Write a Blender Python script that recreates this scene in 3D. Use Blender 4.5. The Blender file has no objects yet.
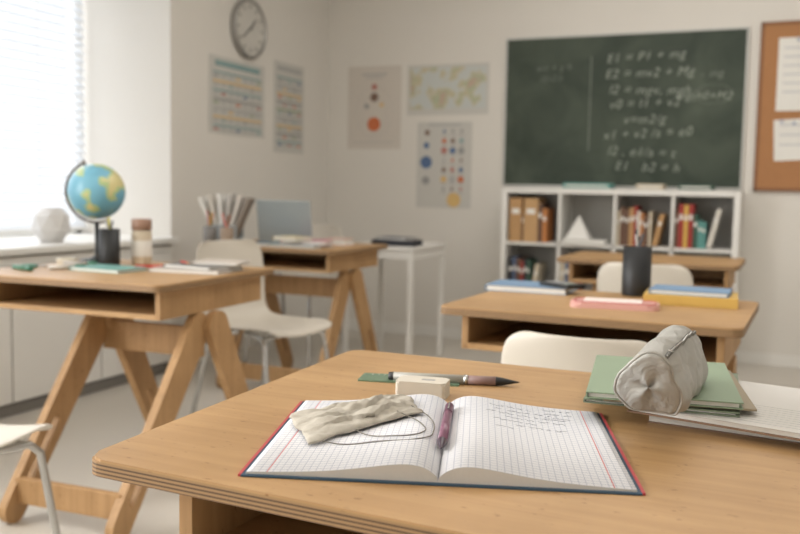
import bpy, bmesh, math, random
from mathutils import Vector, Matrix, noise
random.seed(4)
scene = bpy.context.scene
YAW = 23.0
C, S = math.cos(math.radians(YAW)), math.sin(math.radians(YAW))
def W(u, v, z=0.0):
    return Vector((C*u - S*v, S*u + C*v, z))

# ------------------------------------------------------------ materials
def new_mat(name):
    m = bpy.data.materials.new(name); m.use_nodes = True
    nt = m.node_tree; b = nt.nodes['Principled BSDF']
    return m, nt, b
def sr(c):
    r = []
    for x in c:
        x = x/255.0
        r.append(x/12.92 if x <= 0.04045 else ((x+0.055)/1.055)**2.4)
    return (r[0], r[1], r[2], 1)
MC = {}
def mat(name, col, rough=0.6, metal=0.0, var=0.06, scale=12.0, bump=0.0, sheen=0.0):
    if name in MC: return MC[name]
    m, nt, b = new_mat(name)
    N, L = nt.nodes, nt.links
    c = sr(col)
    tc = N.new('ShaderNodeTexCoord'); no = N.new('ShaderNodeTexNoise')
    no.inputs['Scale'].default_value = scale; no.inputs['Detail'].default_value = 4
    L.new(tc.outputs['Object'], no.inputs['Vector'])
    mx = N.new('ShaderNodeMix'); mx.data_type = 'RGBA'
    mx.inputs['A'].default_value = (c[0]*(1-var), c[1]*(1-var), c[2]*(1-var), 1)
    mx.inputs['B'].default_value = (min(1, c[0]*(1+var)), min(1, c[1]*(1+var)), min(1, c[2]*(1+var)), 1)
    L.new(no.outputs['Fac'], mx.inputs['Factor']); L.new(mx.outputs['Result'], b.inputs['Base Color'])
    b.inputs['Roughness'].default_value = rough; b.inputs['Metallic'].default_value = metal
    if bump:
        bp = N.new('ShaderNodeBump'); bp.inputs['Strength'].default_value = bump
        bp.inputs['Distance'].default_value = 0.002
        L.new(no.outputs['Fac'], bp.inputs['Height']); L.new(bp.outputs['Normal'], b.inputs['Normal'])
    if sheen: b.inputs['Sheen Weight'].default_value = sheen
    MC[name] = m
    return m

def wood(name, c1, c2, rough=0.42, sx=1.2, sy=22.0, axis='X'):
    m, nt, b = new_mat(name); N, L = nt.nodes, nt.links
    tc = N.new('ShaderNodeTexCoord'); mp = N.new('ShaderNodeMapping')
    sc = {'X': (sx, sy, sy), 'Y': (sy, sx, sy), 'Z': (sy, sy, sx)}[axis]
    mp.inputs['Scale'].default_value = sc
    L.new(tc.outputs['Object'], mp.inputs['Vector'])
    n1 = N.new('ShaderNodeTexNoise'); n1.inputs['Scale'].default_value = 2.2; n1.inputs['Detail'].default_value = 6
    n1.inputs['Distortion'].default_value = 0.6
    L.new(mp.outputs['Vector'], n1.inputs['Vector'])
    r = N.new('ShaderNodeValToRGB'); r.color_ramp.elements[0].position = 0.25; r.color_ramp.elements[1].position = 0.75
    r.color_ramp.elements[0].color = sr(c1); r.color_ramp.elements[1].color = sr(c2)
    L.new(n1.outputs['Fac'], r.inputs['Fac'])
    mp2 = N.new('ShaderNodeMapping'); mp2.inputs['Scale'].default_value = tuple(30 if k < 5 else 70 for k in sc)
    L.new(tc.outputs['Object'], mp2.inputs['Vector'])
    n2 = N.new('ShaderNodeTexNoise'); n2.inputs['Scale'].default_value = 2.0; n2.inputs['Detail'].default_value = 2
    L.new(mp2.outputs['Vector'], n2.inputs['Vector'])
    r2 = N.new('ShaderNodeValToRGB'); r2.color_ramp.elements[0].position = 0.25; r2.color_ramp.elements[1].position = 0.34
    r2.color_ramp.elements[0].color = (0.56, 0.46, 0.36, 1); r2.color_ramp.elements[1].color = (1, 1, 1, 1)
    L.new(n2.outputs['Fac'], r2.inputs['Fac'])
    n3 = N.new('ShaderNodeTexNoise'); n3.inputs['Scale'].default_value = 6.0; n3.inputs['Detail'].default_value = 5
    L.new(tc.outputs['Object'], n3.inputs['Vector'])
    r3 = N.new('ShaderNodeValToRGB'); r3.color_ramp.elements[0].position = 0.35; r3.color_ramp.elements[1].position = 0.7
    r3.color_ramp.elements[0].color = (0.82, 0.80, 0.76, 1); r3.color_ramp.elements[1].color = (1, 1, 1, 1)
    L.new(n3.outputs['Fac'], r3.inputs['Fac'])
    mu = N.new('ShaderNodeMix'); mu.data_type = 'RGBA'; mu.blend_type = 'MULTIPLY'; mu.inputs['Factor'].default_value = 1
    L.new(r.outputs['Color'], mu.inputs['A']); L.new(r2.outputs['Color'], mu.inputs['B'])
    mu2 = N.new('ShaderNodeMix'); mu2.data_type = 'RGBA'; mu2.blend_type = 'MULTIPLY'; mu2.inputs['Factor'].default_value = 1
    L.new(mu.outputs['Result'], mu2.inputs['A']); L.new(r3.outputs['Color'], mu2.inputs['B'])
    L.new(mu2.outputs['Result'], b.inputs['Base Color'])
    b.inputs['Roughness'].default_value = rough
    bp = N.new('ShaderNodeBump'); bp.inputs['Strength'].default_value = 0.06; bp.inputs['Distance'].default_value = 0.001
    L.new(n1.outputs['Fac'], bp.inputs['Height']); L.new(bp.outputs['Normal'], b.inputs['Normal'])
    return m
def ply_edge():
    m, nt, b = new_mat('plywood_edge'); N, L = nt.nodes, nt.links
    tc = N.new('ShaderNodeTexCoord'); sp = N.new('ShaderNodeSeparateXYZ'); L.new(tc.outputs['Object'], sp.inputs['Vector'])
    mu = N.new('ShaderNodeMath'); mu.operation = 'MULTIPLY'; mu.inputs[1].default_value = 1/0.0045
    L.new(sp.outputs['Z'], mu.inputs[0])
    fr = N.new('ShaderNodeMath'); fr.operation = 'FRACT'; L.new(mu.outputs[0], fr.inputs[0])
    r = N.new('ShaderNodeValToRGB'); r.color_ramp.interpolation = 'LINEAR'
    r.color_ramp.elements[0].position = 0.36; r.color_ramp.elements[0].color = sr((92, 68, 46))
    r.color_ramp.elements[1].position = 0.5; r.color_ramp.elements[1].color = sr((158, 126, 88))
    L.new(fr.outputs[0], r.inputs['Fac']); L.new(r.outputs['Color'], b.inputs['Base Color'])
    b.inputs['Roughness'].default_value = 0.6
    return m
WOOD = wood('desk_plywood_birch', (172, 134, 90), (191, 154, 108), rough=.46)
WOODZ = wood('desk_leg_plywood', (168, 131, 88), (190, 152, 108), axis='Z', rough=.6)
EDGE = ply_edge()
WALL = mat('wall_paint', (221, 217, 210), .9, var=.015, scale=3, bump=.05)
FLOOR = mat('floor_vinyl', (200, 194, 184), .42, var=.06, scale=2.5)
WHITE = mat('white_laminate', (228, 226, 221), .5, var=.01)
PLAST = mat('chair_plastic', (203, 196, 184), .45, var=.01)
CHROME = mat('chrome_tube', (190, 190, 188), .25, metal=.9, var=.02)
BLACK = mat('black_plastic', (28, 29, 31), .5, var=.05)
PAPER = mat('paper_white', (228, 226, 220), .85, var=.02)

# ------------------------------------------------------------ object helpers
def link(ob, parent=None):
    scene.collection.objects.link(ob)
    if parent: ob.parent = parent
    return ob
def grp(name, u, v, z=0.0, rot=0.0):
    e = bpy.data.objects.new(name, None); e.empty_display_size = .05
    e.location = W(u, v, z); e.rotation_euler = (0, 0, math.radians(rot + YAW))
    return link(e)
def wgrp(name, x, y, z=0.0, rot=0.0):
    e = bpy.data.objects.new(name, None); e.empty_display_size = .05
    e.location = (x, y, z); e.rotation_euler = (0, 0, math.radians(rot))
    return link(e)
def from_bm(name, bm, mats, parent=None, smooth=False):
    me = bpy.data.meshes.new(name); bmesh.ops.recalc_face_normals(bm, faces=bm.faces)
    bm.to_mesh(me); bm.free()
    for m in (mats if isinstance(mats, (list, tuple)) else [mats]): me.materials.append(m)
    if smooth:
        for p in me.polygons: p.use_smooth = True
    return link(bpy.data.objects.new(name, me), parent)
def box(parent, name, size, loc, m, bevel=0.0, rot=(0, 0, 0)):
    bm = bmesh.new(); bmesh.ops.create_cube(bm, size=1)
    bmesh.ops.scale(bm, vec=size, verts=bm.verts)
    if bevel: bmesh.ops.bevel(bm, geom=bm.edges[:], offset=bevel, segments=2, affect='EDGES', profile=.6)
    ob = from_bm(name, bm, m, parent)
    ob.location = loc; ob.rotation_euler = [math.radians(a) for a in rot]
    return ob
def cyl(parent, name, r, h, loc, m, r2=None, seg=32, rot=(0, 0, 0), bevel=0.0):
    bm = bmesh.new()
    bmesh.ops.create_cone(bm, cap_ends=True, segments=seg, radius1=r, radius2=r if r2 is None else r2, depth=h)
    if bevel:
        bmesh.ops.bevel(bm, geom=[e for e in bm.edges if abs(e.verts[0].co.z-e.verts[1].co.z) < 1e-6], offset=bevel, segments=2, affect='EDGES')
    ob = from_bm(name, bm, m, parent)
    for p in ob.data.polygons: p.use_smooth = len(p.vertices) == 4
    ob.location = loc; ob.rotation_euler = [math.radians(a) for a in rot]
    return ob
def lathe(parent, name, prof, m, loc=(0, 0, 0), seg=40, rot=(0, 0, 0)):
    bm = bmesh.new(); rings = []
    for r, z in prof:
        rings.append([bm.verts.new((max(r, 1e-5)*math.cos(2*math.pi*i/seg), max(r, 1e-5)*math.sin(2*math.pi*i/seg), z)) for i in range(seg)])
    for a, b in zip(rings[:-1], rings[1:]):
        for i in range(seg):
            bm.faces.new((a[i], a[(i+1) % seg], b[(i+1) % seg], b[i]))
    ob = from_bm(name, bm, m, parent, True)
    ob.location = loc; ob.rotation_euler = [math.radians(a) for a in rot]
    return ob
def tube(parent, name, pts, r, m, smooth=False, cyclic=False, loc=(0, 0, 0)):
    cu = bpy.data.curves.new(name, 'CURVE'); cu.dimensions = '3D'; cu.bevel_depth = r; cu.bevel_resolution = 4; cu.use_fill_caps = True
    if smooth:
        sp = cu.splines.new('BEZIER'); sp.bezier_points.add(len(pts)-1)
        for p, q in zip(sp.bezier_points, pts):
            p.co = q; p.handle_left_type = p.handle_right_type = 'AUTO'
        cu.resolution_u = 10
    else:
        sp = cu.splines.new('POLY'); sp.points.add(len(pts)-1)
        for p, q in zip(sp.points, pts): p.co = (*q, 1)
    sp.use_cyclic_u = cyclic
    cu.materials.append(m)
    ob = bpy.data.objects.new(name, cu); ob.location = loc
    return link(ob, parent)
def round_poly(pts, r, n=6):
    out = []; k = len(pts)
    for i in range(k):
        p = Vector(pts[i]); a = (Vector(pts[i-1])-p).normalized(); b = (Vector(pts[(i+1) % k])-p).normalized()
        for j in range(n+1):
            t = j/n
            q = (1-t)**2*(p+a*r) + 2*t*(1-t)*p + t*t*(p+b*r)
            out.append((q.x, q.y))
    return out
def plate(parent, name, pts, z0, z1, mtop, medge=None, r=0.0, bevel=0.0, loc=(0, 0, 0), rot=(0, 0, 0)):
    if r: pts = round_poly(pts, r)
    bm = bmesh.new()
    lo = [bm.verts.new((x, y, z0)) for x, y in pts]; hi = [bm.verts.new((x, y, z1)) for x, y in pts]
    bm.faces.new(hi); bm.faces.new(lo[::-1])
    n = len(pts)
    for i in range(n):
        f = bm.faces.new((lo[i], lo[(i+1) % n], hi[(i+1) % n], hi[i])); f.material_index = 1 if medge else 0
    if bevel:
        top = [e for e in bm.edges if e.verts[0].co.z > z1-1e-6 and e.verts[1].co.z > z1-1e-6]
        bmesh.ops.bevel(bm, geom=top, offset=bevel, segments=2, affect='EDGES')
    ob = from_bm(name, bm, [mtop, medge] if medge else mtop, parent)
    ob.location = loc; ob.rotation_euler = [math.radians(a) for a in rot]
    return ob
def rectpts(w, d): return [(-w/2, -d/2), (w/2, -d/2), (w/2, d/2), (-w/2, d/2)]

def capsule(a, b, ra, rb, n=10):
    a, b = Vector(a), Vector(b); d = (b-a).normalized(); nn = Vector((-d.y, d.x)); out = []
    for i in range(n+1):
        t = -math.pi/2 + math.pi*i/n
        out.append(b + d*math.cos(t)*rb + nn*math.sin(t)*rb)
    for i in range(n+1):
        t = math.pi/2 + math.pi*i/n
        out.append(a + d*math.cos(t)*ra + nn*math.sin(t)*ra)
    return out
def leg(parent, name, x, a, b, ra, rb, th, m, slot=None):
    """flat plywood leg in the local YZ plane with a cut-out slot"""
    out = capsule(a, b, ra, rb)
    bm = bmesh.new()
    def ring(pts, xx): return [bm.verts.new((xx, p.x, p.y)) for p in pts]
    o0, o1 = ring(out, x-th/2), ring(out, x+th/2); n = len(out)
    for i in range(n): bm.faces.new((o0[i], o0[(i+1) % n], o1[(i+1) % n], o1[i]))
    if slot:
        A, B = Vector(a), Vector(b)
        inn = capsule(A.lerp(B, slot[0]), A.lerp(B, slot[1]), slot[2], slot[2])
        i0, i1 = ring(inn, x-th/2), ring(inn, x+th/2)
        for i in range(n):
            j = (i+1) % n
            bm.faces.new((i0[i], i0[j], i1[j], i1[i])); bm.faces.new((o0[i], o0[j], i0[j], i0[i])); bm.faces.new((o1[i], o1[j], i1[j], i1[i]))
    else:
        bm.faces.new(o0); bm.faces.new(o1[::-1])
    return from_bm(name, bm, m, parent)

# ------------------------------------------------------------ furniture
def school_desk(u, v, rot, w=.8, d=.68, H=.75, quad=None, bx=None, fx=None, fy=None, slot=True, th=.022, r=.03, dym=0):
    g = grp('school_desk', u, v, 0, rot)
    pts = quad or rectpts(w, d)
    plate(g, 'desk_top', pts, H-th, H, WOOD, EDGE, r=r, bevel=.003)
    x0, x1, y0, y1 = bx or (-w/2+.06, w/2-.05, -d/2+.045, d/2-.06)
    zt, zb = H-th, H-.115
    for i, x in enumerate((x0, x1)): box(g, 'shelf_side_%d' % i, (.018, y1-y0, zt-zb), (x, (y0+y1)/2, (zt+zb)/2), WOODZ, .001)
    box(g, 'shelf_bottom', (x1-x0, y1-y0, .016), ((x0+x1)/2, (y0+y1)/2, zb+.008), WOOD, .001)
    box(g, 'shelf_back', (x1-x0-.018, .016, zt-zb-.016), ((x0+x1)/2, y1-.008, (zt+zb)/2+.008), WOODZ)
    fx = fx or (x0+.09, x1-.03); fy = fy or (y0-.02, y1+.02)
    ym = (fy[0]+fy[1])/2+dym
    for i, x in enumerate(fx):
        leg(g, 'leg_front_%d' % i, x, (ym-.035, zb-.055), (fy[0], .044), .055, .044, .028, WOODZ, (.55, .88, .014) if slot else None)
        leg(g, 'leg_rear_%d' % i, x+.0285, (ym+.035, zb-.055), (fy[1], .044), .055, .044, .028, WOODZ, (.55, .88, .014) if slot else None)
    L = fx[1]-fx[0]
    box(g, 'upper_crossbar', (L, .024, .10), ((fx[0]+fx[1])/2, ym, zb-.105), WOODZ, .003)
    box(g, 'lower_crossbar', (L, .024, .08), ((fx[0]+fx[1])/2, fy[0]+.02, .10), WOODZ, .003)
    return g

def chair(u, v, rot, k=1.0):
    g = grp('school_chair', u, v, 0, rot); g.scale = (k, k, k)
    prof = [(.215, .425, .17), (.205, .445, .185), (.15, .45, .195), (.03, .442, .205), (-.10, .44, .205), (-.165, .452, .195),
            (-.20, .50, .185), (-.215, .58, .185), (-.228, .67, .195), (-.24, .745, .19), (-.246, .775, .165), (-.248, .785, .13)]
    bm = bmesh.new(); rows = []; n = 10
    for k2, (y, z, hw) in enumerate(prof):
        t = min(1, max(0, (k2-4)/3)); row = []
        for i in range(n+1):
            s = -1+2*i/n
            row.append(bm.verts.new((s*hw, y + .035*s*s*t, z + .018*s*s*(1-t))))
        rows.append(row)
    for a, b in zip(rows[:-1], rows[1:]):
        for i in range(n): bm.faces.new((a[i], a[i+1], b[i+1], b[i]))
    ob = from_bm('shell', bm, PLAST, g, True)
    sm = ob.modifiers.new('solid', 'SOLIDIFY'); sm.thickness = .009; sm.offset = 0
    sb = ob.modifiers.new('sub', 'SUBSURF'); sb.levels = 1; sb.render_levels = 2
    for sx in (-1, 1):
        tube(g, 'leg_front_%d' % sx, [(sx*.13, .02, .432), (sx*.165, .14, .425), (sx*.175, .165, .40), (sx*.205, .225, .012)], .010, CHROME)
        tube(g, 'leg_rear_%d' % sx, [(sx*.13, -.02, .432), (sx*.165, -.12, .425), (sx*.175, -.14, .40), (sx*.205, -.225, .012)], .010, CHROME)
        for sy in (-1, 1):
            cyl(g, 'foot_%d_%d' % (sx, sy), .013, .02, (sx*.205, sy*.225, .01), BLACK, seg=16)
    tube(g, 'brace_front', [(-.165, .14, .425), (.165, .14, .425)], .008, CHROME)
    tube(g, 'brace_rear', [(-.165, -.12, .425), (.165, -.12, .425)], .008, CHROME)
    return g

# ------------------------------------------------------------ room shell
XL, XR, YB, YF, ZC = -3.18, 2.5, 6.05, -2.2, 3.0
def multibox(name, boxes, m):
    bm = bmesh.new()
    for (x0, x1, y0, y1, z0, z1) in boxes:
        r = bmesh.ops.create_cube(bm, size=1)
        bmesh.ops.scale(bm, vec=(x1-x0, y1-y0, z1-z0), verts=r['verts'])
        bmesh.ops.translate(bm, vec=((x0+x1)/2, (y0+y1)/2, (z0+z1)/2), verts=r['verts'])
    return from_bm(name, bm, m)
WT = .70; SZ = .76; WH = 2.7
multibox('floor', [(XL-WT, XR+.1, YF-.1, YB+.1, -.1, 0)], FLOOR)
multibox('ceiling', [(XL-WT, XR+.1, YF-.1, YB+.1, ZC, ZC+.1)], WALL)
multibox('wall_back', [(XL-WT, XR+.1, YB, YB+.1, 0, ZC)], WALL)
multibox('wall_front', [(XL-WT, XR+.1, YF-.1, YF, 0, ZC)], WALL)
multibox('wall_right', [(XR, XR+.1, YF, YB, 0, ZC)], WALL)
W1 = (2.2, 4.17); W2 = (-1.4, 1.6)
multibox('wall_left', [(XL-WT, XL, YF, YB, 0, SZ-.03), (XL-WT, XL, YF, YB, WH, ZC),
    (XL-WT, XL, W1[1], YB, SZ-.03, WH), (XL-WT, XL, W2[1], W1[0], SZ-.03, WH), (XL-WT, XL, YF, W2[0], SZ-.03, WH)], WALL)
for i, (a, b) in enumerate((W1, W2)):
    g = wgrp('window_%d' % (i+1), XL-WT+.03, (a+b)/2, 0)
    w = b-a
    box(g, 'sill', (WT+.02, w+.0, .03), (WT/2+.02, 0, SZ-.015), WHITE, .003)
    for y in (-w/2+.025, 0, w/2-.025): box(g, 'frame_upright', (.05, .05, WH-SZ), (0, y, (WH+SZ)/2), WHITE, .004)
    for z in (SZ+.025, WH-.025): box(g, 'frame_rail', (.05, w, .05), (0, 0, z), WHITE, .004)
multibox('baseboard_back', [(XL, XR, YB-.012, YB, 0, .07)], WHITE)
multibox('baseboard_right', [(XR-.012, XR, YF, YB-.012, 0, .07)], WHITE)

# venetian blind
mb, nt, b = new_mat('blind_slat'); N, L = nt.nodes, nt.links
b.inputs['Base Color'].default_value = (.76, .78, .81, 1); b.inputs['Roughness'].default_value = .6
tr = N.new('ShaderNodeBsdfTranslucent'); tr.inputs['Color'].default_value = (.70, .75, .80, 1)
mx = N.new('ShaderNodeMixShader'); mx.inputs[0].default_value = .20
L.new(b.outputs[0], mx.inputs[1]); L.new(tr.outputs[0], mx.inputs[2]); L.new(mx.outputs[0], N['Material Output'].inputs['Surface'])
g = wgrp('venetian_blind', XL-WT+.10, (W1[0]+W1[1])/2, 0)
bm = bmesh.new(); hw = (W1[1]-W1[0])/2-.02; z = SZ+.06
while z < WH-.07:
    vs = [bm.verts.new(p) for p in ((-.014, -hw, z+.0210), (.014, -hw, z-.0210), (.014, hw, z-.0210), (-.014, hw, z+.0210))]
    bm.faces.new(vs); z += .047
from_bm('slats', bm, mb, g)
box(g, 'head_rail', (.035, 2*hw, .04), (0, 0, WH-.03), WHITE, .003)
box(g, 'bottom_rail', (.02, 2*hw, .015), (0, 0, SZ+.03), WHITE, .003)
for y in (-.6, 0, .6): tube(g, 'cord', [(0.017, y, SZ+.03), (0.017, y, WH-.03)], .002, WHITE)

# panels under the sill
g = wgrp('radiator_cover', XL+.016, 3.0, 0)
for i in range(4):
    box(g, 'panel_%d' % i, (.03, .565, .62), (0, -.87+.575*i, .37), WHITE, .004)
box(g, 'top_strip', (.03, 2.32, .035), (0, -.0, .70), WHITE, .003)
box(g, 'plinth', (.02, 2.28, .05), (-.004, 0, .027), mat('plinth_grey', (120, 116, 110), .7))

# ------------------------------------------------------------ chalkboard
m, nt, b = new_mat('chalkboard_green'); N, L = nt.nodes, nt.links
tc = N.new('ShaderNodeTexCoord'); n1 = N.new('ShaderNodeTexNoise'); n1.inputs['Scale'].default_value = 3.2; n1.inputs['Detail'].default_value = 6
n1.inputs['Distortion'].default_value = .8
L.new(tc.outputs['Object'], n1.inputs['Vector'])
r = N.new('ShaderNodeValToRGB'); r.color_ramp.elements[0].position = .35; r.color_ramp.elements[1].position = .75
r.color_ramp.elements[0].color = sr((44, 56, 45)); r.color_ramp.elements[1].color = sr((76, 86, 73))
L.new(n1.outputs['Fac'], r.inputs['Fac']); L.new(r.outputs['Color'], b.inputs['Base Color']); b.inputs['Roughness'].default_value = .65
CB = m
ALU = mat('aluminium_trim', (190, 190, 186), .4, metal=.4)
g = wgrp('chalkboard', -1.027, YB-.012, 1.592)
box(g, 'board', (1.53, .02, .985), (0, 0, 0), CB)
for z in (-.495, .495): box(g, 'frame_h', (1.55, .022, .012), (0, -.001, z), ALU, .002)
for x in (-.77, .77): box(g, 'frame_v', (.012, .022, 1.0), (x, -.001, 0), ALU, .002)
CH = mat('chalk_mark', (162, 168, 158), .95, var=.35, scale=25); CH2 = mat('chalk_mark_faint', (130, 137, 127), .95, var=.3, scale=25)
def text(parent, s, x, z, size, m, y=-.0112, rot=(90, 0, 0), shear=.25, ext=.0003, wobble=True):
    cu = bpy.data.curves.new('writing', 'FONT'); cu.body = s; cu.size = size; cu.shear = shear; cu.extrude = ext
    cu.offset = -.0008
    cu.space_character = 1.1; cu.materials.append(m)
    ob = bpy.data.objects.new('writing', cu); ob.location = (x, y, z)
    ob.rotation_euler = [math.radians(a) for a in rot]
    if wobble: ob.rotation_euler[1] += math.radians(random.uniform(-3, 3))
    return link(ob, parent)
text(g, 'm1 + g h', -.56, .27, .06, CH2); text(g, 'l2=2.h', -.53, .20, .055, CH2)
box(g, 'chalk_line', (.006, .001, .62), (-.19, -.0105, .05), CH2)
for i, (s, x) in enumerate((('E1 = P1 + mg', -.09), ('E2 = mv2 + Mg', -.09), ('l2 = mgv, mgh', -.08), ('v0 = l1 + v2', -.07), ('v=m2/g', .03), ('x1 + v2 /s = e0', -.09),
                            ('l2 , e1/a = t', -.06), ('E1   b2 = h', -.02))):
    text(g, s, x+random.uniform(-.01, .01), .31-.099*i, .082, CH)
text(g, 'mg(h0+M2', .36, .07, .07, CH); text(g, '- mg', .50, .20, .07, CH2)
tube(g, 'chalk_loop', [(.58+.12*math.cos(a), -.0105, .095+.06*math.sin(a)) for a in [i*.4 for i in range(16)]], .0009, CH2, cyclic=True)

# cork board
CORK = mat('cork', (170, 122, 82), .9, var=.18, scale=90)
g = wgrp('cork_bulletin_board', .33, YB-.012, 1.60)
box(g, 'cork', (1.0, .018, 1.0), (0, 0, 0), CORK)
OAKF = mat('cork_frame_wood', (136, 92, 60), .6)
for z in (-.505, .505): box(g, 'frame_h', (1.03, .024, .02), (0, -.001, z), OAKF, .002)
for x in (-.505, .505): box(g, 'frame_v', (.02, .024, 1.03), (x, -.001, 0), OAKF, .002)
INK = mat('print_grey', (176, 178, 186), .9)
def wsheet(g, x, z, w, h, nm='paper_sheet', lines=6, rot=0):
    box(g, nm, (w, .002, h), (x, -.0115, z), PAPER, 0, (0, rot, 0))
    for k in range(lines): box(g, 'print_line', (w*.7, .001, .006), (x, -.0135, z+h*.36-k*h*.72/max(1, lines)), INK)
wsheet(g, -.30, .195, .22, .44); wsheet(g, -.31, -.20, .20, .25, rot=-3, lines=3); wsheet(g, 0, .15, .21, .30); wsheet(g, .25, -.1, .21, .30)
for x, z in ((-.30, .40), (-.30, -.10), (-.37, -.09)): cyl(g, 'push_pin', .007, .012, (x, -.018, z), mat('pin_blue', (50, 90, 150)), rot=(90, 0, 0), seg=16)

# posters
def disc(g, r, x, z, m, y=-.0028, nm='printed_disc'): return cyl(g, nm, r, .0012, (x, y, z), m, rot=(90, 0, 0), seg=32)
def rect(g, x, z, w, h, m, y=-.0028, nm='printed_block'): return box(g, nm, (w, .001, h), (x, y, z), m)
POST = mat('poster_paper', (206, 199, 190), .8, var=.02); POSTG = mat('poster_paper_grey', (200, 198, 192), .8, var=.02)
def poster(x0, x1, z0, z1, m, wall='b'):
    if wall == 'b': g = wgrp('wall_poster', (x0+x1)/2, YB-.002, (z0+z1)/2)
    else: g = wgrp('wall_poster', XL+.002, (x0+x1)/2, (z0+z1)/2, 90)
    box(g, 'sheet', (x1-x0, .002, z1-z0), (0, 0, 0), m)
    return g
OR = mat('ink_orange', (200, 112, 70)); BR = mat('ink_brown', (126, 100, 86)); BL = mat('ink_blue', (88, 112, 150)); YE = mat('ink_yellow', (214, 180, 118))
TE = mat('ink_teal', (138, 164, 164)); RD = mat('ink_red', (180, 118, 108)); GN = mat('ink_green', (146, 160, 128)); GY = mat('ink_grey', (150, 149, 148))
LG = mat('ink_light_grey', (174, 174, 172))
g = poster(-3.009, -2.583, 1.346, 1.946, POST)
disc(g, .052, .0, -.12, OR); disc(g, .032, 0, .075, BR); disc(g, .022, 0, .15, RD); disc(g, .018, -.06, .01, GY); disc(g, .016, .06, .02, YE)
rect(g, 0, .24, .2, .012, LG); rect(g, 0, .215, .14, .008, LG)
for a in range(2):
    tube(g, 'orbit', [((.10+.05*a)*math.cos(t/20*math.pi*2), -.0015, -.03+(.12+.06*a)*math.sin(t/20*math.pi*2)) for t in range(20)], .0008, LG, cyclic=True)
for i in range(10): rect(g, -.15+.033*i, -.25, .022, .006, LG)
m, nt, b = new_mat('world_map_print'); N, L = nt.nodes, nt.links
tc = N.new('ShaderNodeTexCoord'); n1 = N.new('ShaderNodeTexNoise'); n1.inputs['Scale'].default_value = 9; n1.inputs['Detail'].default_value = 5
L.new(tc.outputs['Object'], n1.inputs['Vector'])
r = N.new('ShaderNodeValToRGB'); r.color_ramp.interpolation = 'CONSTANT'; e = r.color_ramp.elements
e[0].position = 0; e[0].color = sr((196, 200, 197)); e[1].position = .51; e[1].color = sr((196, 186, 156))
x = e.new(.56); x.color = sr((176, 184, 156)); x = e.new(.62); x.color = sr((190, 168, 150))
L.new(n1.outputs['Fac'], r.inputs['Fac']); L.new(r.outputs['Color'], b.inputs['Base Color']); b.inputs['Roughness'].default_value = .8
g = poster(-2.536, -1.922, 1.585, 1.941, POSTG)
rect(g, 0, .01, .57, .29, m, nm='map_print')
g = poster(-2.451, -2.036, .927, 1.536, POSTG)
cs = [BL, TE, BR, OR, GY, YE, RD, BR, GY, LG]
disc(g, .045, -.135, -.0+.02, BL); disc(g, .022, -.135, .14, BL); disc(g, .03, -.135, -.11, GY); disc(g, .02, -.13, .23, BR)
for j in range(7):
    for i in range(3):
        disc(g, .011+.006*((i*3+j) % 3), .0+.065*i, .24-.068*j, cs[(i*4+j*3) % 10])
        rect(g, .0+.065*i, .212-.068*j, .04, .005, GY)
disc(g, .052, .08, -.245, YE); rect(g, 0, .285, .25, .012, LG)
g = poster(4.529, 5.152, 1.37, 1.835, POSTG, 'l')
rect(g, 0, .19, .5, .035, TE)
cs = [GY, BL, OR, YE, TE, RD, GN]
for j in range(7):
    rect(g, 0, .135-.053*j, .54, .012, [TE, YE, TE, GY, LG, YE, TE][j])
    for i in range(7): rect(g, -.24+.08*i, .113-.053*j, .055, .012, cs[(i+j*2) % 7] if (i+j) % 3 == 0 else LG)
g = poster(5.272, 5.680, 1.29, 1.90, POSTG, 'l')
rect(g, 0, .26, .32, .03, LG)
for j in range(9):
    rect(g, 0, .2-.054*j, .34, .012, [TE, LG, YE, GY, GN, LG, YE, GY, TE][j])
    for i in range(5): rect(g, -.13+.065*i, .178-.054*j, .045, .013, cs[(i*2+j) % 7] if (i+j) % 2 == 0 else LG)

# clock
g = wgrp('wall_clock', XL, 4.936, 2.043, 90)
lathe(g, 'rim', [(.0, 0), (.18, 0), (.185, .01), (.185, .035), (.18, .042), (.168, .042), (.163, .03)], mat('clock_rim_steel', (158, 156, 152), .35, metal=.5), rot=(90, 0, 0), seg=64)
cyl(g, 'dial', .165, .004, (0, -.028, 0), mat('clock_dial', (200, 197, 190), .6), rot=(90, 0, 0), seg=64)
for i in range(12):
    a = i*math.pi/6; box(g, 'hour_mark', (.008, .001, .024), (.135*math.sin(a), -.031, .135*math.cos(a)), BLACK, 0, (0, math.degrees(a), 0))
box(g, 'hour_hand', (.010, .002, .085), (.028, -.033, .03), BLACK, 0, (0, 42, 0))
box(g, 'minute_hand', (.007, .002, .12), (-.045, -.035, -.03), BLACK, 0, (0, 52, 0))
disc(g, .01, 0, 0, BLACK, y=-.036)

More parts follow.
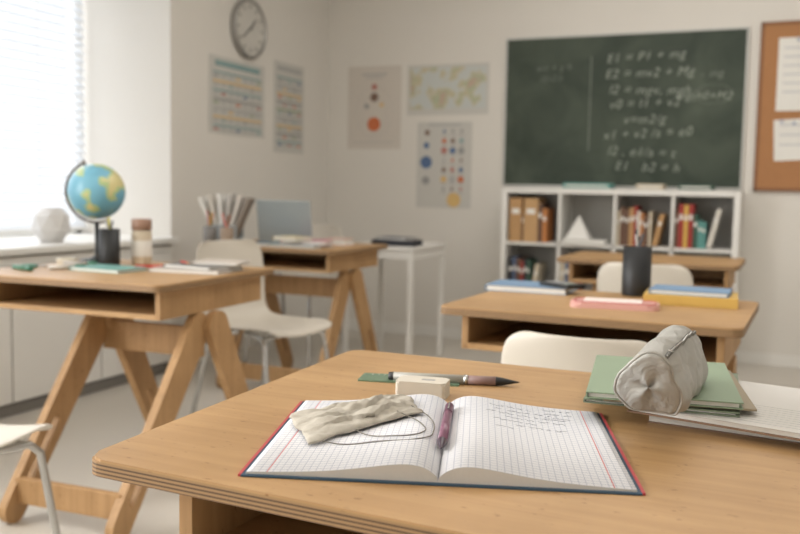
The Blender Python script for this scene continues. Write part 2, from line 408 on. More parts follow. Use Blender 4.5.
# ------------------------------------------------------------ bookshelf
g = wgrp('bookshelf', -.975, 5.88, 0)
bw, bd, bh = 1.47, .33, 1.082
for x in (-bw/2+.018, bw/2-.018): box(g, 'side', (.036, bd, bh), (x, 0, bh/2), WHITE, .002)
for z in (.018, bh-.018): box(g, 'top_bottom', (bw-.074, bd, .036), (0, 0, z), WHITE, .002)
for z in (.368, .718): box(g, 'shelf', (bw-.074, bd-.004, .018), (0, 0, z), WHITE, .001)
for i in range(1, 4): box(g, 'divider', (.018, bd-.004, bh-.074), (-bw/2+.036+i*(bw-.072)/4, 0, bh/2), WHITE, .001)
box(g, 'back_panel', (bw-.04, .006, bh-.04), (0, bd/2-.004, bh/2), mat('shelf_back_panel', (176, 175, 171), .7))
def cx(i): return -.975-bw/2+.036+i*(bw-.072)/4+.012
COL = {'kraft': (182, 142, 96), 'tan': (192, 154, 108), 'brown': (106, 78, 62), 'red': (156, 54, 48), 'white': (214, 210, 200), 'orange': (190, 124, 70), 'green': (58, 88, 74),
       'teal': (94, 150, 144), 'yellow': (208, 170, 84), 'dark': (52, 50, 52), 'blue': (78, 96, 126), 'cream': (198, 186, 164), 'grey': (140, 138, 134)}
def bc(n): return mat('book_cover_'+n, COL[n], .65)
def row(name, i, zb, books, x_off=0.0, dep=.2):
    g = wgrp(name, cx(i)+x_off, 5.80, zb); x = 0
    for k, (w, h, c, lean) in enumerate(books):
        if lean:
            x += h*math.sin(math.radians(abs(lean)))*.5+.004
        o = box(g, 'book_%d' % k, (w-.002, dep, h), (x+w/2, dep/2-.06, h/2+(.006 if lean else 0)), bc(c), .002, (0, lean, 0))
        box(o, 'label', (w*.6, .001, h*.12), (0, -dep/2-.0006, h*.2), PAPER)
        x += w+(h*math.sin(math.radians(abs(lean)))*.5 if lean else 0)
Z1, Z2 = .7275, .3775
row('kraft_binders', 0, Z1, [(.085, .285, 'kraft', 0), (.012, .2, 'brown', 0), (.095, .285, 'tan', 0), (.03, .25, 'brown', 0), (.03, .22, 'orange', 0)])
g = wgrp('triangular_prism_model', cx(1)+.10, 5.80, Z1+.03)
bm = bmesh.new(); v = [bm.verts.new(p) for p in ((-.08, -.05, 0), (.08, -.05, 0), (.08, .06, 0), (-.08, .06, 0), (0, -.0, .15), (0, .02, .15))]
for f in ((0, 1, 2, 3), (0, 1, 4), (2, 3, 5), (1, 2, 5, 4), (3, 0, 4, 5)): bm.faces.new([v[i] for i in f])
from_bm('prism', bm, WHITE, g)
g = wgrp('paper_stack', cx(1)+.15, 5.80, Z1)
box(g, 'papers', (.27, .2, .028), (0, 0, .014), PAPER, .002)
row('row_of_books', 2, Z1, [(.02, .22, 'cream', 0), (.03, .24, 'brown', 0), (.025, .23, 'brown', 0), (.028, .24, 'kraft', 0), (.02, .25, 'red', 0), (.02, .22, 'white', 0), (.02, .21, 'orange', 0), (.03, .19, 'brown', 0), (.02, .22, 'cream', 0), (.03, .2, 'kraft', 12)])
row('row_of_books', 3, Z1, [(.022, .24, 'brown', 0), (.030, .27, 'red', 0), (.026, .265, 'yellow', 0), (.030, .27, 'red', 0), (.028, .21, 'green', 0), (.024, .17, 'teal', 0), (.024, .16, 'teal', 0), (.028, .24, 'white', 13)])
row('row_of_books', 0, Z2, [(.03, .24, 'dark', 0), (.025, .25, 'blue', 0), (.03, .24, 'brown', 0), (.02, .22, 'red', 0), (.025, .24, 'dark', 0), (.02, .23, 'green', 0), (.03, .2, 'cream', 8)])
row('row_of_books', 1, Z2, [(.03, .22, 'cream', 0), (.03, .24, 'blue', 0), (.02, .22, 'white', 0), (.03, .23, 'red', 0)])
row('row_of_books', 2, Z2, [(.04, .25, 'dark', 0), (.03, .24, 'grey', 0), (.03, .23, 'kraft', 0), (.03, .23, 'green', 0)])
row('row_of_books', 3, Z2, [(.03, .24, 'blue', 0), (.03, .24, 'cream', 0), (.03, .23, 'yellow', 0)])
for x, w, c in ((-1.16, .30, 'teal'), (-.77, .16, 'cream'), (-.50, .20, 'green')):
    g = wgrp('hardcover_book', x, 5.81, bh)
    box(g, 'cover', (w, .18, .034), (0, 0, .0175), bc(c), .002); box(g, 'pages', (w-.03, .002, .010), (0, -.0905, .0175), PAPER)

# ------------------------------------------------------------ desks and chairs
def loc_of(u, v, o, rot):
    a = math.radians(rot); du, dv = u-o[0], v-o[1]
    return (du*math.cos(a)+dv*math.sin(a), -du*math.sin(a)+dv*math.cos(a))
FO = (.226, 1.112); FR_ = -25.5
fq = [loc_of(*p, FO, FR_) for p in ((-.345, .973), (.528, .537), (.788, 1.294), (-.085, 1.675))]
school_desk(FO[0], FO[1], FR_, quad=fq, bx=(-.345, .38, -.335, .31), fy=(-.33, .33), th=.020, r=.024)
school_desk(-.965, 3.163, -21, w=.80, d=.72, bx=(-.31, .36, -.315, .30), fx=(-.045, .355), fy=(-.50, .26), dym=.06)
school_desk(-.56, 4.81, -24, w=.8, d=.66)
school_desk(.568, 2.454, -25, w=.75, d=.60)
school_desk(1.205, 4.28, -24, w=.8, d=.56)
chair(.475, 2.08, -25, .955)
chair(1.06, 3.77, -24, .99)
chair(-.57, 3.80, -125, 1.04)
chair(-1.08, 2.03, -18, 1.0)
chair(-.62, 5.40, 157, 1.05)
# white table
g = grp('white_table', -.03, 5.56, 0, -23)
box(g, 'top', (.46, .56, .025), (0, 0, .7375-.03), WHITE, .003)
for x in (-.21, .21):
    for y in (-.26, .26): box(g, 'leg', (.028, .028, .695), (x, y, .3475), WHITE, .002)
for y in (-.26, .26): box(g, 'apron', (.40, .02, .05), (0, y, .67), WHITE, .002)
for x in (-.21, .21): box(g, 'apron_side', (.02, .5, .05), (x, 0, .67), WHITE, .002)

def flat_book(name, u, v, z, rot, w, d, t, c, pages=True):
    g = grp(name, u, v, z, rot)
    cm = mat('cover_%d_%d_%d' % c, c, .55)
    if pages and t > .004:
        box(g, 'cover_top', (w, d, .0018), (0, 0, t-.0009), cm, .0004); box(g, 'cover_bottom', (w, d, .0018), (0, 0, .0009), cm, .0004)
        box(g, 'spine', (.002, d, t-.0036), (-w/2+.001, 0, t/2), cm); box(g, 'pages', (w-.008, d-.008, t-.0036), (-.001, 0, t/2), PAPER)
    else: box(g, 'cover', (w, d, t), (0, 0, t/2), cm, min(.001, t/4))
    return g
flat_book('dark_book', -.02, 5.36, .72, -20, .26, .18, .035, (40, 42, 50), pages=False)
flat_book('dark_book', -.02, 5.36, .7551, -32, .20, .15, .015, (92, 98, 110))

# ------------------------------------------------------------ globe desk items
DT = .75
g = grp('desk_globe', -1.165, 3.45, DT, 0)
m, nt, b = new_mat('globe_map'); N, L = nt.nodes, nt.links
tc = N.new('ShaderNodeTexCoord'); n1 = N.new('ShaderNodeTexNoise'); n1.inputs['Scale'].default_value = 10; n1.inputs['Detail'].default_value = 4
L.new(tc.outputs['Object'], n1.inputs['Vector'])
r = N.new('ShaderNodeValToRGB'); e = r.color_ramp.elements; r.color_ramp.interpolation = 'CONSTANT'
e[0].position = 0; e[0].color = sr((116, 176, 200)); e[1].position = .50; e[1].color = sr((176, 196, 142)); x = e.new(.56); x.color = sr((210, 200, 144))
L.new(n1.outputs['Fac'], r.inputs['Fac']); L.new(r.outputs['Color'], b.inputs['Base Color']); b.inputs['Roughness'].default_value = .3
bm = bmesh.new(); bmesh.ops.create_uvsphere(bm, u_segments=48, v_segments=24, radius=.106)
o = from_bm('globe_sphere', bm, m, g, True); o.location = (0, 0, .272); o.rotation_euler = (.3, -.41, .6)
BRZ = mat('globe_arm', (86, 74, 62), .5, metal=.3)
tube(g, 'meridian_arm', [(.118*math.cos(a), 0, .272+.118*math.sin(a)) for a in [math.radians(113+i*9) for i in range(21)]], .005, BRZ)
cyl(g, 'pin_top', .004, .03, (-.044, 0, .377), BRZ, rot=(0, -23, 0)); cyl(g, 'pin_bottom', .004, .03, (.044, 0, .168), BRZ, rot=(0, -23, 0))
lathe(g, 'stand', [(0, .158), (.008, .157), (.008, .03), (.02, .02), (.06, .012), (.066, .004), (.066, 0), (0, 0)], BLACK)

def pen_cup(name, u, v, z, r, h, pens, m=BLACK):
    g = grp(name, u, v, z, 0)
    lathe(g, 'cup', [(0, 0), (r*.96, 0), (r, .004), (r, h), (r-.003, h), (r-.003, .005), (0, .005)], m)
    for i, (c, L_, a, t) in enumerate(pens):
        a = math.radians(a); bx, by = -(r*.55)*math.cos(a), -(r*.55)*math.sin(a); k = math.sin(math.radians(t))
        tube(g, 'pen_%d' % i, [(bx, by, .009), (bx+L_*k*math.cos(a), by+L_*k*math.sin(a), .009+L_*math.cos(math.radians(t)))], .0038, mat('pen_%d_%d_%d' % c, c, .5))
pen_cup('pen_cup', -1.085, 3.35, DT, .038, .135, [((60, 60, 60), .16, 10, 12), ((210, 200, 60), .17, 120, 10), ((190, 190, 190), .16, 230, 12)])
g = grp('glue_bottle', -.985, 3.42, DT, 0)
lathe(g, 'bottle', [(0, 0), (.036, 0), (.038, .005), (.038, .12), (.03, .135), (0, .135)], mat('bottle_beige', (200, 186, 164), .35))
lathe(g, 'cap', [(.036, .13), (.038, .132), (.038, .168), (.034, .172), (0, .172)], mat('bottle_cap', (150, 118, 100), .5))
lathe(g, 'label', [(.0385, .03), (.0388, .031), (.0388, .09), (.0385, .091)], PAPER)
flat_book('teal_notebook', -1.02, 3.14, DT, -25, .22, .15, .012, (110, 158, 152))
flat_book('magazine', -.72, 3.18, DT, -16, .27, .20, .012, (188, 180, 172))
flat_book('magazine', -.70, 3.19, DT+.0121, -32, .22, .17, .012, (110, 110, 110))
flat_book('magazine', -.64, 3.22, DT+.0243, -15, .18, .12, .010, (196, 186, 176))
g = grp('red_pencil', -.75, 3.17, DT+.0245, -60)
tube(g, 'shaft', [(-.08, 0, .004), (.0, 0, .004)], .004, mat('pencil_red', (186, 60, 52), .5)); lathe(g, 'tip', [(.004, 0), (.001, .015), (0, .016)], mat('pencil_wood', (210, 170, 120)), loc=(.0, 0, .004), rot=(0, 90, 0), seg=12)
g = grp('red_pencil', -.90, 3.26, DT+.001, 12)
tube(g, 'shaft', [(-.06, 0, .005), (.05, 0, .005)], .006, MC['pencil_red']); lathe(g, 'tip', [(.004, 0), (.001, .015), (0, .016)], MC['pencil_wood'], loc=(.05, 0, .005), rot=(0, 90, 0), seg=12)
g = grp('scissors', -1.27, 3.20, DT, 20)
GR = mat('scissors_green', (56, 110, 88), .4)
for sg in (-1, 1):
    tube(g, 'finger_ring', [(-.05+.024*math.cos(i*math.pi/7), sg*.024+.018*math.sin(i*math.pi/7), .006) for i in range(14)], .005, GR, cyclic=True)
    plate(g, 'blade', [(-.03, sg*.008), (.01, -sg*.002), (.09, -sg*.010), (.01, -sg*.014)], .004+.002*sg, .006+.002*sg, CHROME)
cyl(g, 'pivot', .004, .006, (.005, 0, .006), CHROME, seg=12)
for i, (u, v, r_, c) in enumerate(((-1.18, 3.13, 30, (205, 200, 192)), (-1.31, 3.09, -40, (70, 120, 96)), (-1.19, 3.29, 5, (180, 176, 170)))):
    g = grp('marker_pen', u, v, DT+.001, r_)
    cyl(g, 'barrel', .008, .09, (0, 0, .008), mat('marker_%d' % i, c, .4), rot=(0, 90, 0), seg=20, bevel=.001); cyl(g, 'cap', .0088, .035, (.06, 0, .0088), GR, rot=(0, 90, 0), seg=20, bevel=.001)
g = grp('tape_roll', -1.24, 3.34, DT, 0)
lathe(g, 'roll', [(.022, 0), (.036, 0), (.037, .002), (.037, .022), (.036, .024), (.022, .024), (.022, 0)], mat('tape_cream', (206, 196, 176), .4))

# faceted pot on the sill
g = wgrp('faceted_planter', XL-.13, 3.40, SZ)
bm = bmesh.new(); rs = [(.05, 0), (.095, .062), (.084, .135), (.048, .172), (.038, .166), (.03, .10)]; rings = []
for k, (r_, z_) in enumerate(rs):
    rings.append([bm.verts.new((r_*math.cos((i+.5*(k % 2))*math.pi/3.5), r_*math.sin((i+.5*(k % 2))*math.pi/3.5), z_)) for i in range(7)])
bm.faces.new(rings[0][::-1]); bm.faces.new(rings[-1])
for k, (a, b_) in enumerate(zip(rings[:-1], rings[1:])):
    for i in range(7):
        j = (i+1) % 7
        if k % 2 == 0: bm.faces.new((a[i], a[j], b_[i])); bm.faces.new((a[j], b_[j], b_[i]))
        else: bm.faces.new((a[i], b_[j], b_[i])); bm.faces.new((a[i], a[j], b_[j]))
from_bm('pot', bm, mat('planter_ceramic', (214, 212, 210), .5, var=.02), g)

# ------------------------------------------------------------ second desk items
g = grp('laptop', -.605, 4.86, DT, -12)
SIL = mat('laptop_silver', (158, 168, 172), .4, metal=.15)
box(g, 'base', (.30, .20, .014), (0, .05, .007), SIL, .003); box(g, 'keyboard', (.25, .10, .001), (0, .03, .0145), BLACK)
o = box(g, 'lid', (.30, .008, .225), (0, -.070, .123), SIL, .003, (13, 0, 0)); box(o, 'screen', (.27, .001, .19), (0, .0045, 0), BLACK)
g = grp('paper_organizer', -.945, 4.86, DT, -10)
box(g, 'base', (.16, .12, .01), (0, 0, .005), SIL, .001)
for i, (a, c) in enumerate(((-24, (222, 220, 214)), (-14, (206, 200, 190)), (-5, (225, 223, 218)), (6, (190, 186, 180)), (16, (216, 210, 202)), (24, (150, 140, 130)))):
    h = .25; box(g, 'folder_%d' % i, (.018, .10, h), (-.03+.014*i+h/2*math.sin(math.radians(a)), 0, .012+h/2*math.cos(math.radians(a))), mat('folder_%d' % i, c, .8), 0, (0, a, 0))
box(g, 'holder_front', (.16, .006, .09), (0, -.058, .05), SIL, .001); box(g, 'holder_back', (.16, .006, .09), (0, .058, .05), SIL, .001)
pen_cup('pencil_cup', -1.00, 4.72, DT, .036, .09, [((190, 110, 60), .16, 20, 14), ((180, 60, 50), .17, 140, 16), ((90, 90, 90), .15, 220, 10), ((200, 170, 80), .16, 300, 14), ((60, 110, 90), .15, 80, 12)], mat('cup_grey', (120, 116, 112)))
pen_cup('pencil_cup', -.90, 4.66, DT, .036, .09, [((190, 110, 60), .15, 50, 14), ((220, 120, 110), .16, 190, 16), ((90, 90, 90), .15, 290, 10)], mat('cup_taupe', (150, 130, 112)))
flat_book('magazine', -.52, 4.62, DT, -24, .28, .20, .014, (120, 150, 160))
flat_book('magazine', -.48, 4.64, DT+.0141, -8, .24, .18, .020, (186, 128, 138))
flat_book('magazine', -.55, 4.60, DT+.0342, -40, .16, .13, .018, (204, 190, 150))
flat_book('paperback_book', -.33, 4.84, DT, -23, .13, .12, .034, (206, 170, 156))
flat_book('magazine', -.74, 4.64, DT, 10, .12, .15, .018, (70, 100, 120))

# ------------------------------------------------------------ mid desk items
flat_book('blue_folder', .41, 2.77, DT, -22, .25, .18, .018, (112, 140, 168))
g = grp('calculator', .49, 2.70, DT+.0185, -60)
box(g, 'body', (.13, .07, .012), (0, 0, .006), BLACK, .002); box(g, 'display', (.025, .045, .001), (.035, 0, .0124), mat('lcd_grey', (140, 150, 140), .3))
for i in range(5):
    for j in range(3): box(g, 'key', (.009, .010, .002), (-.042+.013*i, -.017+.017*j, .013), GY, .0005)
pen_cup('pen_cup', .705, 2.67, DT, .042, .145, [((40, 40, 42), .19, 100, 12), ((200, 196, 190), .175, 200, 10), ((90, 90, 95), .18, 330, 12), ((60, 60, 60), .17, 30, 9)])
g = grp('pink_pencil_pouch', .575, 2.385, DT, -16)
PK = mat('pouch_pink', (214, 166, 158), .3)
plate(g, 'pouch', rectpts(.23, .115), 0, .014, PK, r=.03, bevel=.005)
tube(g, 'zip_edge', [(x, y, .0148) for x, y in round_poly(rectpts(.21, .09), .02)], .0018, mat('pouch_zip_red', (184, 92, 90), .5), cyclic=True)
for y in (-.026, -.006, .014, .03): tube(g, 'pencil_inside', [(-.08, y, .0152), (.07, y, .0152)], .0036, mat('pouch_white', (226, 214, 208), .4))
flat_book('yellow_book', .815, 2.50, DT, -20, .245, .17, .028, (204, 168, 88), pages=False)
flat_book('blue_book', .815, 2.505, DT+.0282, -24, .21, .15, .012, (112, 142, 172))

# ------------------------------------------------------------ foreground: open notebook
m, nt, b = new_mat('squared_paper'); N, L = nt.nodes, nt.links
tc = N.new('ShaderNodeTexCoord'); sp = N.new('ShaderNodeSeparateXYZ'); L.new(tc.outputs['Object'], sp.inputs['Vector'])
def line(axis, step, th):
    a = N.new('ShaderNodeMath'); a.operation = 'MULTIPLY'; a.inputs[1].default_value = 1/step; L.new(sp.outputs[axis], a.inputs[0])
    f = N.new('ShaderNodeMath'); f.operation = 'FRACT'; L.new(a.outputs[0], f.inputs[0])
    l = N.new('ShaderNodeMath'); l.operation = 'LESS_THAN'; l.inputs[1].default_value = th; L.new(f.outputs[0], l.inputs[0]); return l
lx, ly = line('X', .0075, .10), line('Y', .0085, .15)
mxx = N.new('ShaderNodeMath'); mxx.operation = 'MAXIMUM'; L.new(lx.outputs[0], mxx.inputs[0]); L.new(ly.outputs[0], mxx.inputs[1])
c1 = N.new('ShaderNodeMix'); c1.data_type = 'RGBA'; c1.inputs['A'].default_value = sr((222, 222, 225)); c1.inputs['B'].default_value = sr((176, 179, 192))
L.new(mxx.outputs[0], c1.inputs['Factor'])
ab = N.new('ShaderNodeMath'); ab.operation = 'ABSOLUTE'; L.new(sp.outputs['X'], ab.inputs[0])
cmp_ = N.new('ShaderNodeMath'); cmp_.operation = 'COMPARE'; cmp_.inputs[1].default_value = .178; cmp_.inputs[2].default_value = .0007; L.new(ab.outputs[0], cmp_.inputs[0])
c2 = N.new('ShaderNodeMix'); c2.data_type = 'RGBA'; c2.inputs['B'].default_value = sr((204, 124, 126))
L.new(cmp_.outputs[0], c2.inputs['Factor']); L.new(c1.outputs['Result'], c2.inputs['A']); L.new(c2.outputs['Result'], b.inputs['Base Color']); b.inputs['Roughness'].default_value = .8
GRID = m
PW, PD = .200, .322; NO = (.057, 1.059); NR = -5.0
def hz(x):
    x = abs(x); k = .034
    return .0040 + .0135*(x/k)*math.exp(1-x/k)*1.0 + .003*(1-x/PW)
g = grp('open_notebook', NO[0], NO[1], DT, NR)
box(g, 'cover', (2*PW+.010, PD+.008, .0024), (0, 0, .0012), mat('cover_petrol', (48, 76, 98), .5), .0005)
box(g, 'cover_edge_red', (.0035, PD+.006, .0026), (-PW-.0062, 0, .0015), mat('cover_red', (180, 70, 74), .5)); box(g, 'cover_edge_red_2', (.0035, PD+.006, .0026), (PW+.0062, 0, .0015), MC['cover_red'])
PEDGE = mat('page_block_edge', (200, 198, 194), .85, var=.04, scale=300)
for sg, nm in ((-1, 'left_pages'), (1, 'right_pages')):
    bm = bmesh.new(); n = 40; T, B = [], []
    for i in range(n+1):
        x = PW*(i/n)**1.4
        T.append([bm.verts.new((sg*x, y, hz(x)*(1 if i else .55))) for y in (-PD/2, PD/2)]); B.append([bm.verts.new((sg*x, y, .0025)) for y in (-PD/2, PD/2)])
    for i in range(n):
        f = bm.faces.new((T[i][0], T[i+1][0], T[i+1][1], T[i][1])); f.smooth = True
        for k in (0, 1):
            f = bm.faces.new((T[i][k], T[i+1][k], B[i+1][k], B[i][k])); f.material_index = 1
        bm.faces.new((B[i][0], B[i+1][0], B[i+1][1], B[i][1])).material_index = 1
    bm.faces.new((T[n][0], T[n][1], B[n][1], B[n][0])).material_index = 1
    from_bm(nm, bm, [GRID, PEDGE], g)
PEN = mat('pencil_ink', (138, 140, 152), .9)
def scribble(x0, y0, length, hgt):
    x = x0; pts = []
    while x < x0+length:
        for k in range(random.randint(3, 5)):
            pts.append((x+random.uniform(-.001, .003), y0+random.uniform(-hgt/2, hgt/2)))
            x += random.uniform(.0006, .0022)
        if random.random() < .55 and len(pts) > 3:
            tube(g, 'handwriting', [(p, q, hz(p)+.0002) for p, q in pts], .00024, PEN); pts = []; x += .004
    if len(pts) > 2: tube(g, 'handwriting', [(p, q, hz(p)+.0002) for p, q in pts], .00024, PEN)
for k, (a, l) in enumerate(((.055, .05), (.06, .08), (.05, .10), (.075, .07), (.06, .05), (.085, .06), (.06, .02))):
    scribble(a, .128-.0175*k, l, .006)
for k in range(3): scribble(.125, .142-.02*k, .035, .006)

def npos(x, y):
    a = math.radians(NR); return (NO[0]+x*math.cos(a)-y*math.sin(a), NO[1]+x*math.sin(a)+y*math.cos(a))
# mauve pen along the gutter
g = grp('mauve_pen', *npos(.001, .004), DT, 84)
PUR = mat('pen_mauve', (128, 84, 106), .35)
zc = .0180
cyl(g, 'barrel', .0056, .125, (-.005, 0, zc), PUR, rot=(0, 90, 0), seg=20)
lathe(g, 'nib', [(.0056, 0), (.0045, .01), (.0015, .026), (0, .028)], mat('pen_nib', (60, 40, 55), .3), loc=(-.0675, 0, zc), rot=(0, -90, 0), seg=20)
lathe(g, 'cap', [(.006, 0), (.006, .04), (.0045, .045), (0, .046)], mat('pen_cap_mauve', (104, 62, 86), .35), loc=(.0575, 0, zc), rot=(0, 90, 0), seg=20)
box(g, 'clip', (.035, .002, .0015), (.078, 0, zc+.0070), CHROME, .0004)

# fabric face mask on the left page
m, nt, b = new_mat('linen_mask'); N, L = nt.nodes, nt.links
tc = N.new('ShaderNodeTexCoord'); n1 = N.new('ShaderNodeTexNoise'); n1.inputs['Scale'].default_value = 60; n1.inputs['Detail'].default_value = 5
L.new(tc.outputs['Object'], n1.inputs['Vector'])
n2 = N.new('ShaderNodeTexNoise'); n2.inputs['Scale'].default_value = 700; L.new(tc.outputs['Object'], n2.inputs['Vector'])
r = N.new('ShaderNodeValToRGB'); r.color_ramp.elements[0].position = .3; r.color_ramp.elements[0].color = sr((160, 153, 141)); r.color_ramp.elements[1].position = .7; r.color_ramp.elements[1].color = sr((186, 180, 168))
L.new(n1.outputs['Fac'], r.inputs['Fac']); L.new(r.outputs['Color'], b.inputs['Base Color']); b.inputs['Roughness'].default_value = .95
bp = N.new('ShaderNodeBump'); bp.inputs['Strength'].default_value = .5; bp.inputs['Distance'].default_value = .0006; L.new(n2.outputs['Fac'], bp.inputs['Height']); L.new(bp.outputs['Normal'], b.inputs['Normal'])
MASK = m
MO = (-.055, 1.125)
g = grp('fabric_face_mask', MO[0], MO[1], DT, 0)
def zpage(u, v):
    x, y = loc_of(u, v, NO, NR)
    return hz(x) if abs(x) < PW and abs(y) < PD/2 else .002
A_, B_, C_, D_ = Vector((-.138, 1.140)), Vector((-.100, 1.000)), Vector((.030, 1.105)), Vector((.010, 1.215))
bm = bmesh.new(); nu, nv = 72, 52; gv = []
for j in range(nv+1):
    t = j/nv; rw = []
    for i in range(nu+1):
        s_ = i/nu
        p = (B_.lerp(C_, s_)).lerp(A_.lerp(D_, s_), t)
        p += Vector((.006*math.sin(5*s_)*(t-.5), .007*math.sin(7*t+s_*3)))
        p += Vector((.006*noise.noise(Vector((s_*6, t*6, 1))), .006*noise.noise(Vector((s_*6, t*6, 9)))))
        mid = math.sin(math.pi*min(max(s_, 1e-4), .9999))**.5*math.sin(math.pi*min(max(t, 1e-4), .9999))**.5
        ph = t*3.0+.35*math.sin(4*s_)+.7*noise.noise(Vector((s_*3, t*2, 5)))
        pl = ph % 1.0
        h = .003 + .008*mid + .0085*(1-pl)**1.5*mid*(.4+.6*s_) + .010*mid*max(-.4, noise.noise(Vector((p.x*26, p.y*46, 0)))) + .004*mid*noise.noise(Vector((p.x*80, p.y*80, 3)))
        rw.append(bm.verts.new((p.x-MO[0], p.y-MO[1], zpage(p.x, p.y)+max(.0015, h))))
    gv.append(rw)
for j in range(nv):
    for i in range(nu): bm.faces.new((gv[j][i], gv[j][i+1], gv[j+1][i+1], gv[j+1][i]))
o = from_bm('cloth', bm, MASK, g, True); sm = o.modifiers.new('s', 'SOLIDIFY'); sm.thickness = .0016; sm.offset = 1
def mloop(nm, pts):
    tube(g, nm, [(u-MO[0], v-MO[1], zpage(u, v)+.0010+dz) for u, v, dz in pts], .0007, mat('elastic_grey', (120, 116, 108), .8), smooth=True)
mloop('ear_loop', [(.018, 1.12, .008), (.040, 1.09, .002), (.043, 1.04, .0), (.028, 1.00, 0), (-.02, .998, 0), (-.06, 1.002, 0), (-.085, 1.010, .003)])
mloop('ear_loop_2', [(.0, 1.10, .008), (.030, 1.06, .0), (.028, 1.022, 0), (-.005, 1.01, .001), (-.035, 1.03, 0.001), (-.05, 1.05, .004)])

# eraser
g = grp('eraser', .037, 1.300, DT, -14)
plate(g, 'rubber', rectpts(.074, .044), 0, .024, mat('eraser_white', (206, 199, 186), .7), r=.006, bevel=.003)
plate(g, 'stamp', rectpts(.02, .008), .024, .0243, GY, r=.002, loc=(.008, 0, 0))
# drawing pen
g = grp('brush_pen', .090, 1.385, DT, -8)
GP = mat('pen_grey', (158, 156, 148), .35)
zc = .0072
cyl(g, 'barrel', .0072, .115, (-.040, 0, zc), GP, rot=(0, 90, 0), seg=24); cyl(g, 'grip', .0072, .045, (.04, 0, zc), mat('pen_taupe', (138, 112, 108), .5), rot=(0, 90, 0), seg=24)
cyl(g, 'ring', .0075, .006, (.0165, 0, zc+.0003), CHROME, rot=(0, 90, 0), seg=24)
lathe(g, 'tip', [(.0072, 0), (.0058, .012), (.002, .03), (.0008, .036), (0, .037)], BLACK, loc=(.0625, 0, zc), rot=(0, 90, 0), seg=24)
lathe(g, 'end_cap', [(.0072, 0), (.0066, .008), (0, .009)], BLACK, loc=(-.0975, 0, zc), rot=(0, -90, 0), seg=24)
g = grp('green_ruler', .020, 1.405, DT, -10)
m = mat('ruler_green', (104, 130, 106), .25)
plate(g, 'strip', rectpts(.16, .055), 0, .0025, m, r=.003)
for i in range(14): box(g, 'tick', (.0006, .006 if i % 5 else .010, .0003), (-.065+.01*i, .021, .0027), PAPER)

# green textbooks stack over white folders
g = grp('loose_paper_sheets', .548, 1.208, DT, -30)
box(g, 'sheets', (.335, .275, .012), (0, 0, .007), PAPER); box(g, 'under_cover', (.34, .28, .0012), (.002, -.002, .0006), mat('folder_kraft', (140, 112, 90), .7))
g = grp('document_folder', .508, 1.186, DT+.0131, -36.5)
box(g, 'back_cover', (.31, .265, .002), (0, 0, .001), MC['folder_kraft']); box(g, 'sheets', (.302, .257, .006), (0, 0, .0050), PAPER)
box(g, 'front_cover', (.31, .265, .0015), (0, 0, .0087), mat('folder_white', (206, 203, 198), .6), .0004)
for k in range(9): box(g, 'ruled_line', (.27, .0008, .0003), (0, -.115+.012*k, .0096), LG)
z = DT+.0131+.0098
flat_book('green_textbook', .385, 1.272, z, -20, .195, .27, .006, (122, 134, 112)); z += .0061
flat_book('kraft_notebook', .392, 1.268, z, -13, .19, .26, .003, (150, 136, 112), pages=False); z += .0031
flat_book('green_textbook', .378, 1.275, z, -15, .195, .28, .009, (138, 156, 130)); z += .0091

# silver-grey pencil case
m, nt, b = new_mat('silver_fabric'); N, L = nt.nodes, nt.links
tc = N.new('ShaderNodeTexCoord'); mp = N.new('ShaderNodeMapping'); mp.inputs['Scale'].default_value = (.55, 1.2, 1.2); L.new(tc.outputs['Object'], mp.inputs['Vector'])
n1 = N.new('ShaderNodeTexNoise'); n1.inputs['Scale'].default_value = 32; n1.inputs['Detail'].default_value = 2.5; n1.inputs['Distortion'].default_value = 1.0; L.new(mp.outputs['Vector'], n1.inputs['Vector'])
b.inputs['Base Color'].default_value = sr((164, 162, 156)); b.inputs['Roughness'].default_value = .5; b.inputs['Metallic'].default_value = .2
bp = N.new('ShaderNodeBump'); bp.inputs['Strength'].default_value = .75; bp.inputs['Distance'].default_value = .006; L.new(n1.outputs['Fac'], bp.inputs['Height']); L.new(bp.outputs['Normal'], b.inputs['Normal'])
g = grp('pencil_case', .350, 1.155, z, 64)
LN, R0 = .24, .041
def sst(x): x = min(1, max(0, x)); return x*x*(3-2*x)
def cs(t, a):
    """soft cylindrical pouch; flat round end panel near, narrowing far end"""
    r = R0*(.93+.07*sst(t/.15))
    if t < .04: r *= .90+.10*math.sqrt(t/.04)
    if t > .75: r *= .60+.40*math.sqrt(max(0, 1-((t-.75)/.25)**2))
    ca, sa = math.cos(a), math.sin(a)
    tri = 1 + .10*math.cos(3*(a-math.radians(100)))
    wr = tri*(1 + .13*noise.noise(Vector((t*4.5, ca*1.3, sa*1.3))) + .045*noise.noise(Vector((t*14, ca*2.6, sa*2.6))) + .038*math.sin(t*32+3*math.sin(a*2))*math.sin(math.pi*t))
    qy, qz = r*ca*wr*.98, r*sa*wr*1.08
    qz = max(qz, -R0*.78)
    return Vector((t*LN-LN/2 - .016*sa*(1-sst(t/.35)), qy, qz+R0*.79))
bm = bmesh.new(); rings = []; nt_, na = 90, 72
ctr = sum((cs(0, 2*math.pi*k/na) for k in range(na)), Vector())/na
for sc_ in (.0, .35, .7, .92):
    ring = []
    for k in range(na):
        p = cs(0, 2*math.pi*k/na); q = ctr.lerp(p, max(sc_, .01)); q.x += .004*(1-sc_)*math.sin(3*k/na*6.28+1)-.004*(1-sc_**2)
        ring.append(bm.verts.new(q))
    rings.append(ring)
for i in range(nt_+1):
    rings.append([bm.verts.new(cs(i/nt_, 2*math.pi*k/na)) for k in range(na)])
for p, q in zip(rings[:-1], rings[1:]):
    for k in range(na): bm.faces.new((p[k], p[(k+1) % na], q[(k+1) % na], q[k]))
bm.faces.new(rings[0]); bm.faces.new(rings[-1])
SILV = m
from_bm('fabric_body', bm, SILV, g, True)
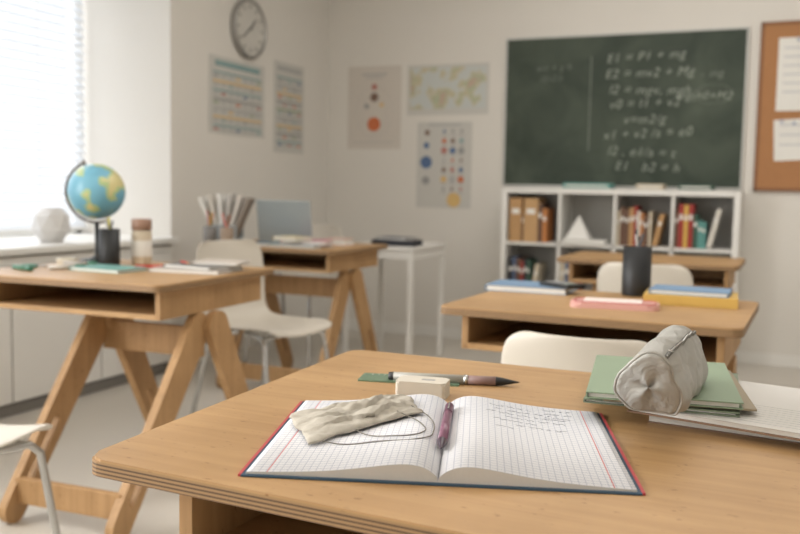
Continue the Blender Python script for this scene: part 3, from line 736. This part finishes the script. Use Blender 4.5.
ZM = mat('zip_tape', (104, 102, 96), .7)
aa = math.radians(118)
def off(p, k=1.02): return (p.x, p.y*k, R0*.79+(p.z-R0*.79)*k)
tube(g, 'zipper', [off(cs(.02+.88*i/24, aa)) for i in range(25)], .0028, ZM, smooth=True)
tube(g, 'zip_teeth', [off(cs(.02+.88*i/24, aa), 1.07) for i in range(25)], .0010, CHROME, smooth=True)
tube(g, 'end_seam', [off(cs(.012, 2*math.pi*i/32)) for i in range(32)], .0017, SILV, smooth=True, cyclic=True)
p = off(cs(.08, aa), 1.1); box(g, 'zip_pull', (.020, .005, .0015), p, CHROME, .0004, (25, 10, 0))

# ------------------------------------------------------------ lighting
def area(name, loc, rot, sx, sy, power, col):
    l = bpy.data.lights.new(name, 'AREA'); l.shape = 'RECTANGLE'; l.size = sx; l.size_y = sy; l.energy = power; l.color = col
    o = bpy.data.objects.new(name, l); o.location = loc; o.rotation_euler = [math.radians(a) for a in rot]; link(o); return o
area('daylight_window_1', (XL-WT-.25, 3.2, 1.75), (0, -90, 0), 2.1, 2.3, 50, (.97, .98, 1))
area('daylight_window_2', (XL-WT-.15, .1, 1.75), (0, -90, 0), 2.0, 3.0, 230, (1, .985, .965))
area('ceiling_fill', (-.4, 3.6, ZC-.03), (0, 0, 0), 2.6, 2.6, 48, (1, .97, .93))  # unseen overhead fill, added to brighten the closed room
area('ceiling_fill_rear', (-.2, .2, ZC-.03), (0, 0, 0), 2.6, 2.6, 11, (1, .97, .93))  # weaker fill added above the camera end, no fixture there
w = bpy.data.worlds.new('daylight_sky'); scene.world = w; w.use_nodes = True
bg = w.node_tree.nodes['Background']; bg.inputs['Color'].default_value = (.92, .96, 1, 1); bg.inputs['Strength'].default_value = 1.1

# ------------------------------------------------------------ camera
cam = bpy.data.cameras.new('camera'); cam.lens = 40.5; cam.sensor_width = 36; cam.clip_start = .05
co = bpy.data.objects.new('camera', cam); link(co)
co.matrix_world = Matrix.Translation((0, 0, 1.05)) @ Matrix.Rotation(math.radians(YAW), 4, 'Z') @ Matrix.Rotation(math.radians(90-4.892), 4, 'X') @ Matrix.Rotation(math.radians(1.09), 4, 'Z')
cam.dof.use_dof = True; cam.dof.focus_distance = 1.12; cam.dof.aperture_fstop = 5.0
scene.camera = co
scene.view_settings.view_transform = 'Standard'
scene.view_settings.exposure = 0.0
